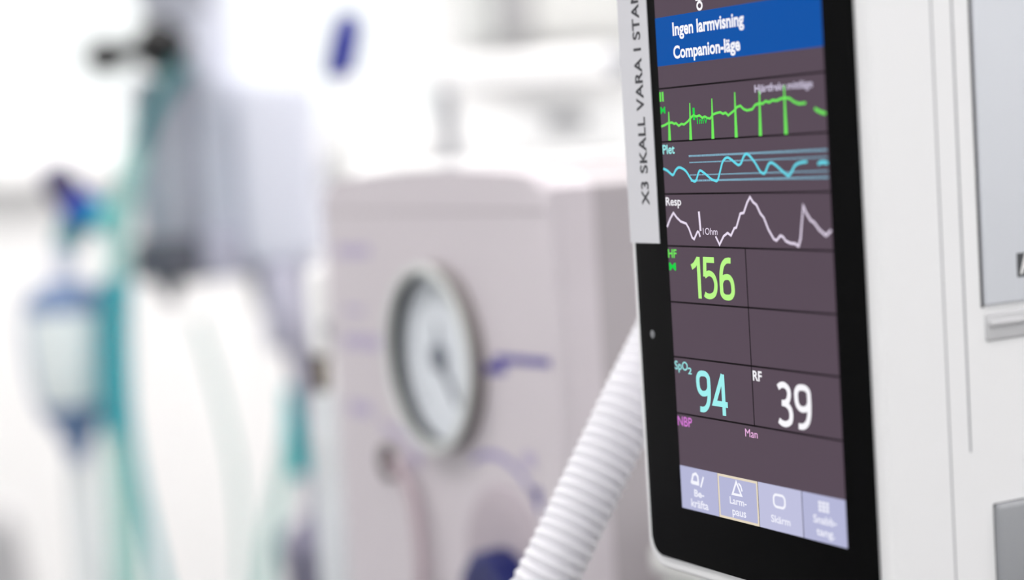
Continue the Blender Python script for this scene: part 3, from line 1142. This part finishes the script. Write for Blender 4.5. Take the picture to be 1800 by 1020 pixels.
# breathing bag and its connectors
bt = at(128, 512, D - 0.03)
bg = thing('breathing_bag', 'pale blue breathing bag hanging at far left', 'bag', at(135, 760, D - 0.03))
bk = (D - 0.03) / F_PX
prof = [(0, 0), (0, 26), (12, 34), (30, 42), (60, 55), (110, 66), (170, 69), (205, 69), (226, 67)]
prof2 = [(224, 68), (245, 66), (262, 60), (272, 36), (276, 24), (276, 0)]
bz = at(137, 770, D - 0.03)
obj('bag_body', lathe(NB(), bz, (0, 0, 1), [(h * bk, r * bk) for h, r in prof] + [(226 * bk, 0)], 40), 'bag_pale', bg)
obj('bag_collar', lathe(NB(), bz, (0, 0, 1), [(224 * bk, 0)] + [(h * bk, r * bk) for h, r in prof2], 40), 'bag_slate', bg, 'slate blue collar')
obj('neck', lathe(NB(), bz, (0, 0, 1), [(276.5 * bk, 0), (276.5 * bk, 23 * bk), (335 * bk, 21 * bk), (335 * bk, 0)], 32), 'head_pale', bg, 'pale lavender neck')
obj('bag_tail', lathe(NB(), bz, (0, 0, 1), [(-40 * bk, 0), (-40 * bk, 18 * bk), (-10 * bk, 24 * bk), (30 * bk, 44 * bk), (62 * bk, 57 * bk), (62 * bk, 0)], 40), 'bag_slate', bg, 'slate blue tail')
for sgn in (-1, 1):  # added tubes imitate the darker edges of the translucent bag
    rv = Vector((math.cos(YAW), math.sin(YAW), 0))
    obj('dark_edge', tube(NB(), [bz + rv * sgn * q * bk + Vector((0, 0, h * bk)) for h, q in ((30, 40), (80, 58), (140, 66), (200, 67), (250, 60))], 13 * bk, 14), 'bag_edge_tone', bg, 'slate blue tube added for the darker bag edge')
obj('outlet_tube', lathe(NB(), bz, (0, 0, 1), [(-420 * bk, 0), (-420 * bk, 26 * bk), (-40 * bk, 22 * bk), (-40 * bk, 0)], 32), 'clear_tube', bg, 'pale outlet tube')

el = thing('elbow_connector', 'blue and teal elbow connector above the pale blue bag', 'connector', at(130, 430, D - 0.03))
obj('violet_cap', loft(NB(), [at(92, 292, D - 0.03), at(108, 325, D - 0.03), at(126, 352, D - 0.03)], [22 * K, 32 * K, 30 * K], 20), 'slate_violet', el, 'dark violet cap')
obj('blue_body', ball(NB(), at(142, 368, D - 0.03), 34 * K, 1, 1, 0.95), 'blue_plastic', el, 'bright blue body')
obj('teal_arm', loft(NB(), [at(165, 378, D - 0.03), at(185, 384, D - 0.03), at(203, 396, D - 0.04)], [26 * K, 28 * K, 24 * K], 20), 'teal_plastic', el, 'teal arm')
obj('lower_socket', loft(NB(), [at(140, 385, D - 0.03), at(122, 412, D - 0.03), at(118, 445, D - 0.03)], [27 * K, 26 * K, 22 * K], 20), 'teal_dark', el, 'dull teal lower socket')

# ================================================================ behind the box: cabinet with things on it
CD = 1.22
cbz = at(700, 296, CD).z
cabx0, cabx1, caby0, caby1 = -0.98, -0.50, 0.30, 0.62
cc = at(850, 300, CD)
cabinet = thing('equipment_cabinet', 'tall white equipment cabinet behind the gas box', 'cabinet', (cc.x, cc.y, 0))
rotc = Matrix.Translation(Vector((cc.x, cc.y, 0))) @ Matrix.Rotation(YAW, 4, 'Z')
bm = NB()
add_box(bm, (-0.085, -0.11, 0.0), (0.15, 0.15, cbz), 0.006, 3)
bmesh.ops.transform(bm, matrix=rotc, verts=bm.verts)
body = obj('body', bm, 'white_plastic', cabinet)
bm = NB()
add_box(bm, (-0.08, -0.118, 0.1), (0.145, -0.1105, cbz - 0.02), 0.002, 2)
bmesh.ops.transform(bm, matrix=rotc, verts=bm.verts)
dr = obj('door', bm, 'offwhite', cabinet)
bm = NB()
add_box(bm, (-0.06, -0.133, cbz - 0.4), (-0.05, -0.1185, cbz - 0.25), 0.003, 2)
bmesh.ops.transform(bm, matrix=rotc, verts=bm.verts)
obj('handle', bm, 'steel', dr)

kc = CD / F_PX
bo = thing('spray_bottle', 'white bottle with slanted blue nozzle on the white cabinet', 'bottle', Vector((at(622, 300, CD).x, at(622, 300, CD).y, cbz)))
bb = at(622, 296, CD)
bb.z = cbz
obj('bottle_body', lathe(NB(), bb, (0, 0, 1), [(0, 0), (0, 46 * kc), (6 * kc, 50 * kc), (70 * kc, 50 * kc), (105 * kc, 40 * kc), (130 * kc, 18 * kc), (150 * kc, 14 * kc), (165 * kc, 14 * kc), (165 * kc, 0)], 40), 'white_plastic', bo)
obj('nozzle', loft(NB(), [at(592, 140, CD), at(597, 118, CD), at(605, 80, CD), at(613, 40, CD), at(616, 24, CD)], [24 * kc, 27 * kc, 28 * kc, 25 * kc, 17 * kc], 20), 'pen_blue', bo, 'slanted dark blue nozzle')


def slab(bm, A, B, hh, back, bev, tilt=0.0):
    """flat bar from A to B with half-height hh, reaching `back` metres behind"""
    ax = (B - A)
    L = ax.length
    ax.normalize()
    dp = Vector((fwd.x, fwd.y, 0)).normalized()
    dp = (dp - ax * dp.dot(ax)).normalized()
    upv = dp.cross(ax) * -1
    if upv.z < 0:
        upv = -upv
    dp, upv = dp * math.cos(tilt) + upv * math.sin(tilt), upv * math.cos(tilt) - dp * math.sin(tilt)
    upv = -upv if upv.z < 0 else upv
    add_box(bm, (0, 0, -hh), (L, back, hh), bev, 4)
    m = Matrix((ax, dp, upv)).transposed().to_4x4()
    m.translation = A
    bmesh.ops.transform(bm, matrix=m, verts=bm.verts)
    return bm


sh = thing('bracket_shelf', 'white tilted shelf board on a grey post above the white box', 'shelf', Vector((at(782, 290, 1.30).x, at(782, 290, 1.30).y, cbz)))
obj('board', slab(NB(), at(752, 114, 1.31), at(1062, 90, 1.18), 20 * kc, 0.02, 0.005, -0.75), 'white_plastic', sh)
obj('rail', slab(NB(), at(786, 144, 1.31), at(1084, 120, 1.18), 11 * kc, 0.05, 0.003), 'steel_grey', sh)
obj('rail_end', loft(NB(), [at(1066, 96, 1.175), at(1082, 104, 1.175), at(1088, 120, 1.18)], [13 * kc, 13 * kc, 12 * kc], 18), 'steel', sh)
a = at(782, 132, 1.33)
obj('post', lathe(NB(), (a.x, a.y, cbz), (0, 0, 1), [(0, 0), (0, 17 * kc), (a.z - cbz, 16 * kc), (a.z - cbz, 0)], 24), 'steel_grey', sh)

wb = thing('white_box', 'white lidded box on the white cabinet under the tilted shelf', 'box', Vector((at(950, 290, 1.3).x, at(950, 290, 1.3).y, cbz)))
rb = Matrix.Translation(Vector((at(950, 290, 1.28).x, at(950, 290, 1.28).y, cbz))) @ Matrix.Rotation(YAW, 4, 'Z')
bm = NB()
add_box(bm, (-0.052, 0, 0), (0.075, 0.07, 0.037), 0.004, 3)
bmesh.ops.transform(bm, matrix=rb, verts=bm.verts)
obj('box_body', bm, 'white_plastic', wb)
bm = NB()
add_box(bm, (-0.054, -0.002, 0.0372), (0.077, 0.072, 0.043), 0.003, 3)
bmesh.ops.transform(bm, matrix=rb, verts=bm.verts)
obj('lid', bm, 'offwhite', wb)
bm = NB()
add_box(bm, (0.006, -0.002, 0.018), (0.034, -0.0002, 0.030), 0.0008, 2)
bmesh.ops.transform(bm, matrix=rb, verts=bm.verts)
obj('shadow_patch', bm, 'grey_plastic', wb)  # grey patch put in for a dim shadow across the box front

# wall cabinet far behind
w0, w1 = on_x(866, 78, X0 + 0.12), on_x(1150, 78, X0 + 0.12)
wc = thing('wall_cabinet', 'light grey cabinet on the far wall above the tilted shelf', 'cabinet', (X0 + 0.06, (w0.y + w1.y) / 2, w0.z))
bm = NB()
add_box(bm, (X0 + 0.0005, w0.y, w0.z), (X0 + 0.12, w1.y, w0.z + 0.6), 0.004, 2)
obj('carcass', bm, 'grey_panel', wc)
ym = w0.y + 0.075
obj('door', add_box(NB(), (X0 + 0.1205, w0.y + 0.004, w0.z + 0.004), (X0 + 0.138, ym - 0.004, w0.z + 0.596), 0.003, 2), 'grey_plastic', wc)
obj('door', add_box(NB(), (X0 + 0.1205, ym + 0.004, w0.z + 0.004), (X0 + 0.138, w1.y - 0.004, w0.z + 0.596), 0.003, 2), 'grey_panel', wc)

# grey bin at the lower left
g = at(-40, 900, 1.95)
gb = thing('waste_bin', 'grey bin cut off by the lower left edge', 'bin', (g.x, g.y, 0))
bm = NB()
lathe(bm, (g.x, g.y, 0), (0, 0, 1), [(0, 0), (0, 0.10), (g.z - 0.05, 0.045), (g.z - 0.03, 0.042), (g.z - 0.03, 0)], 40)
obj('bin_body', bm, 'grey_plastic', gb)
obj('bin_lid', lathe(NB(), (g.x, g.y, g.z - 0.0295), (0, 0, 1), [(0, 0), (0, 0.044), (0.025, 0.035), (0.03, 0)], 40), 'grey_plastic', gb)
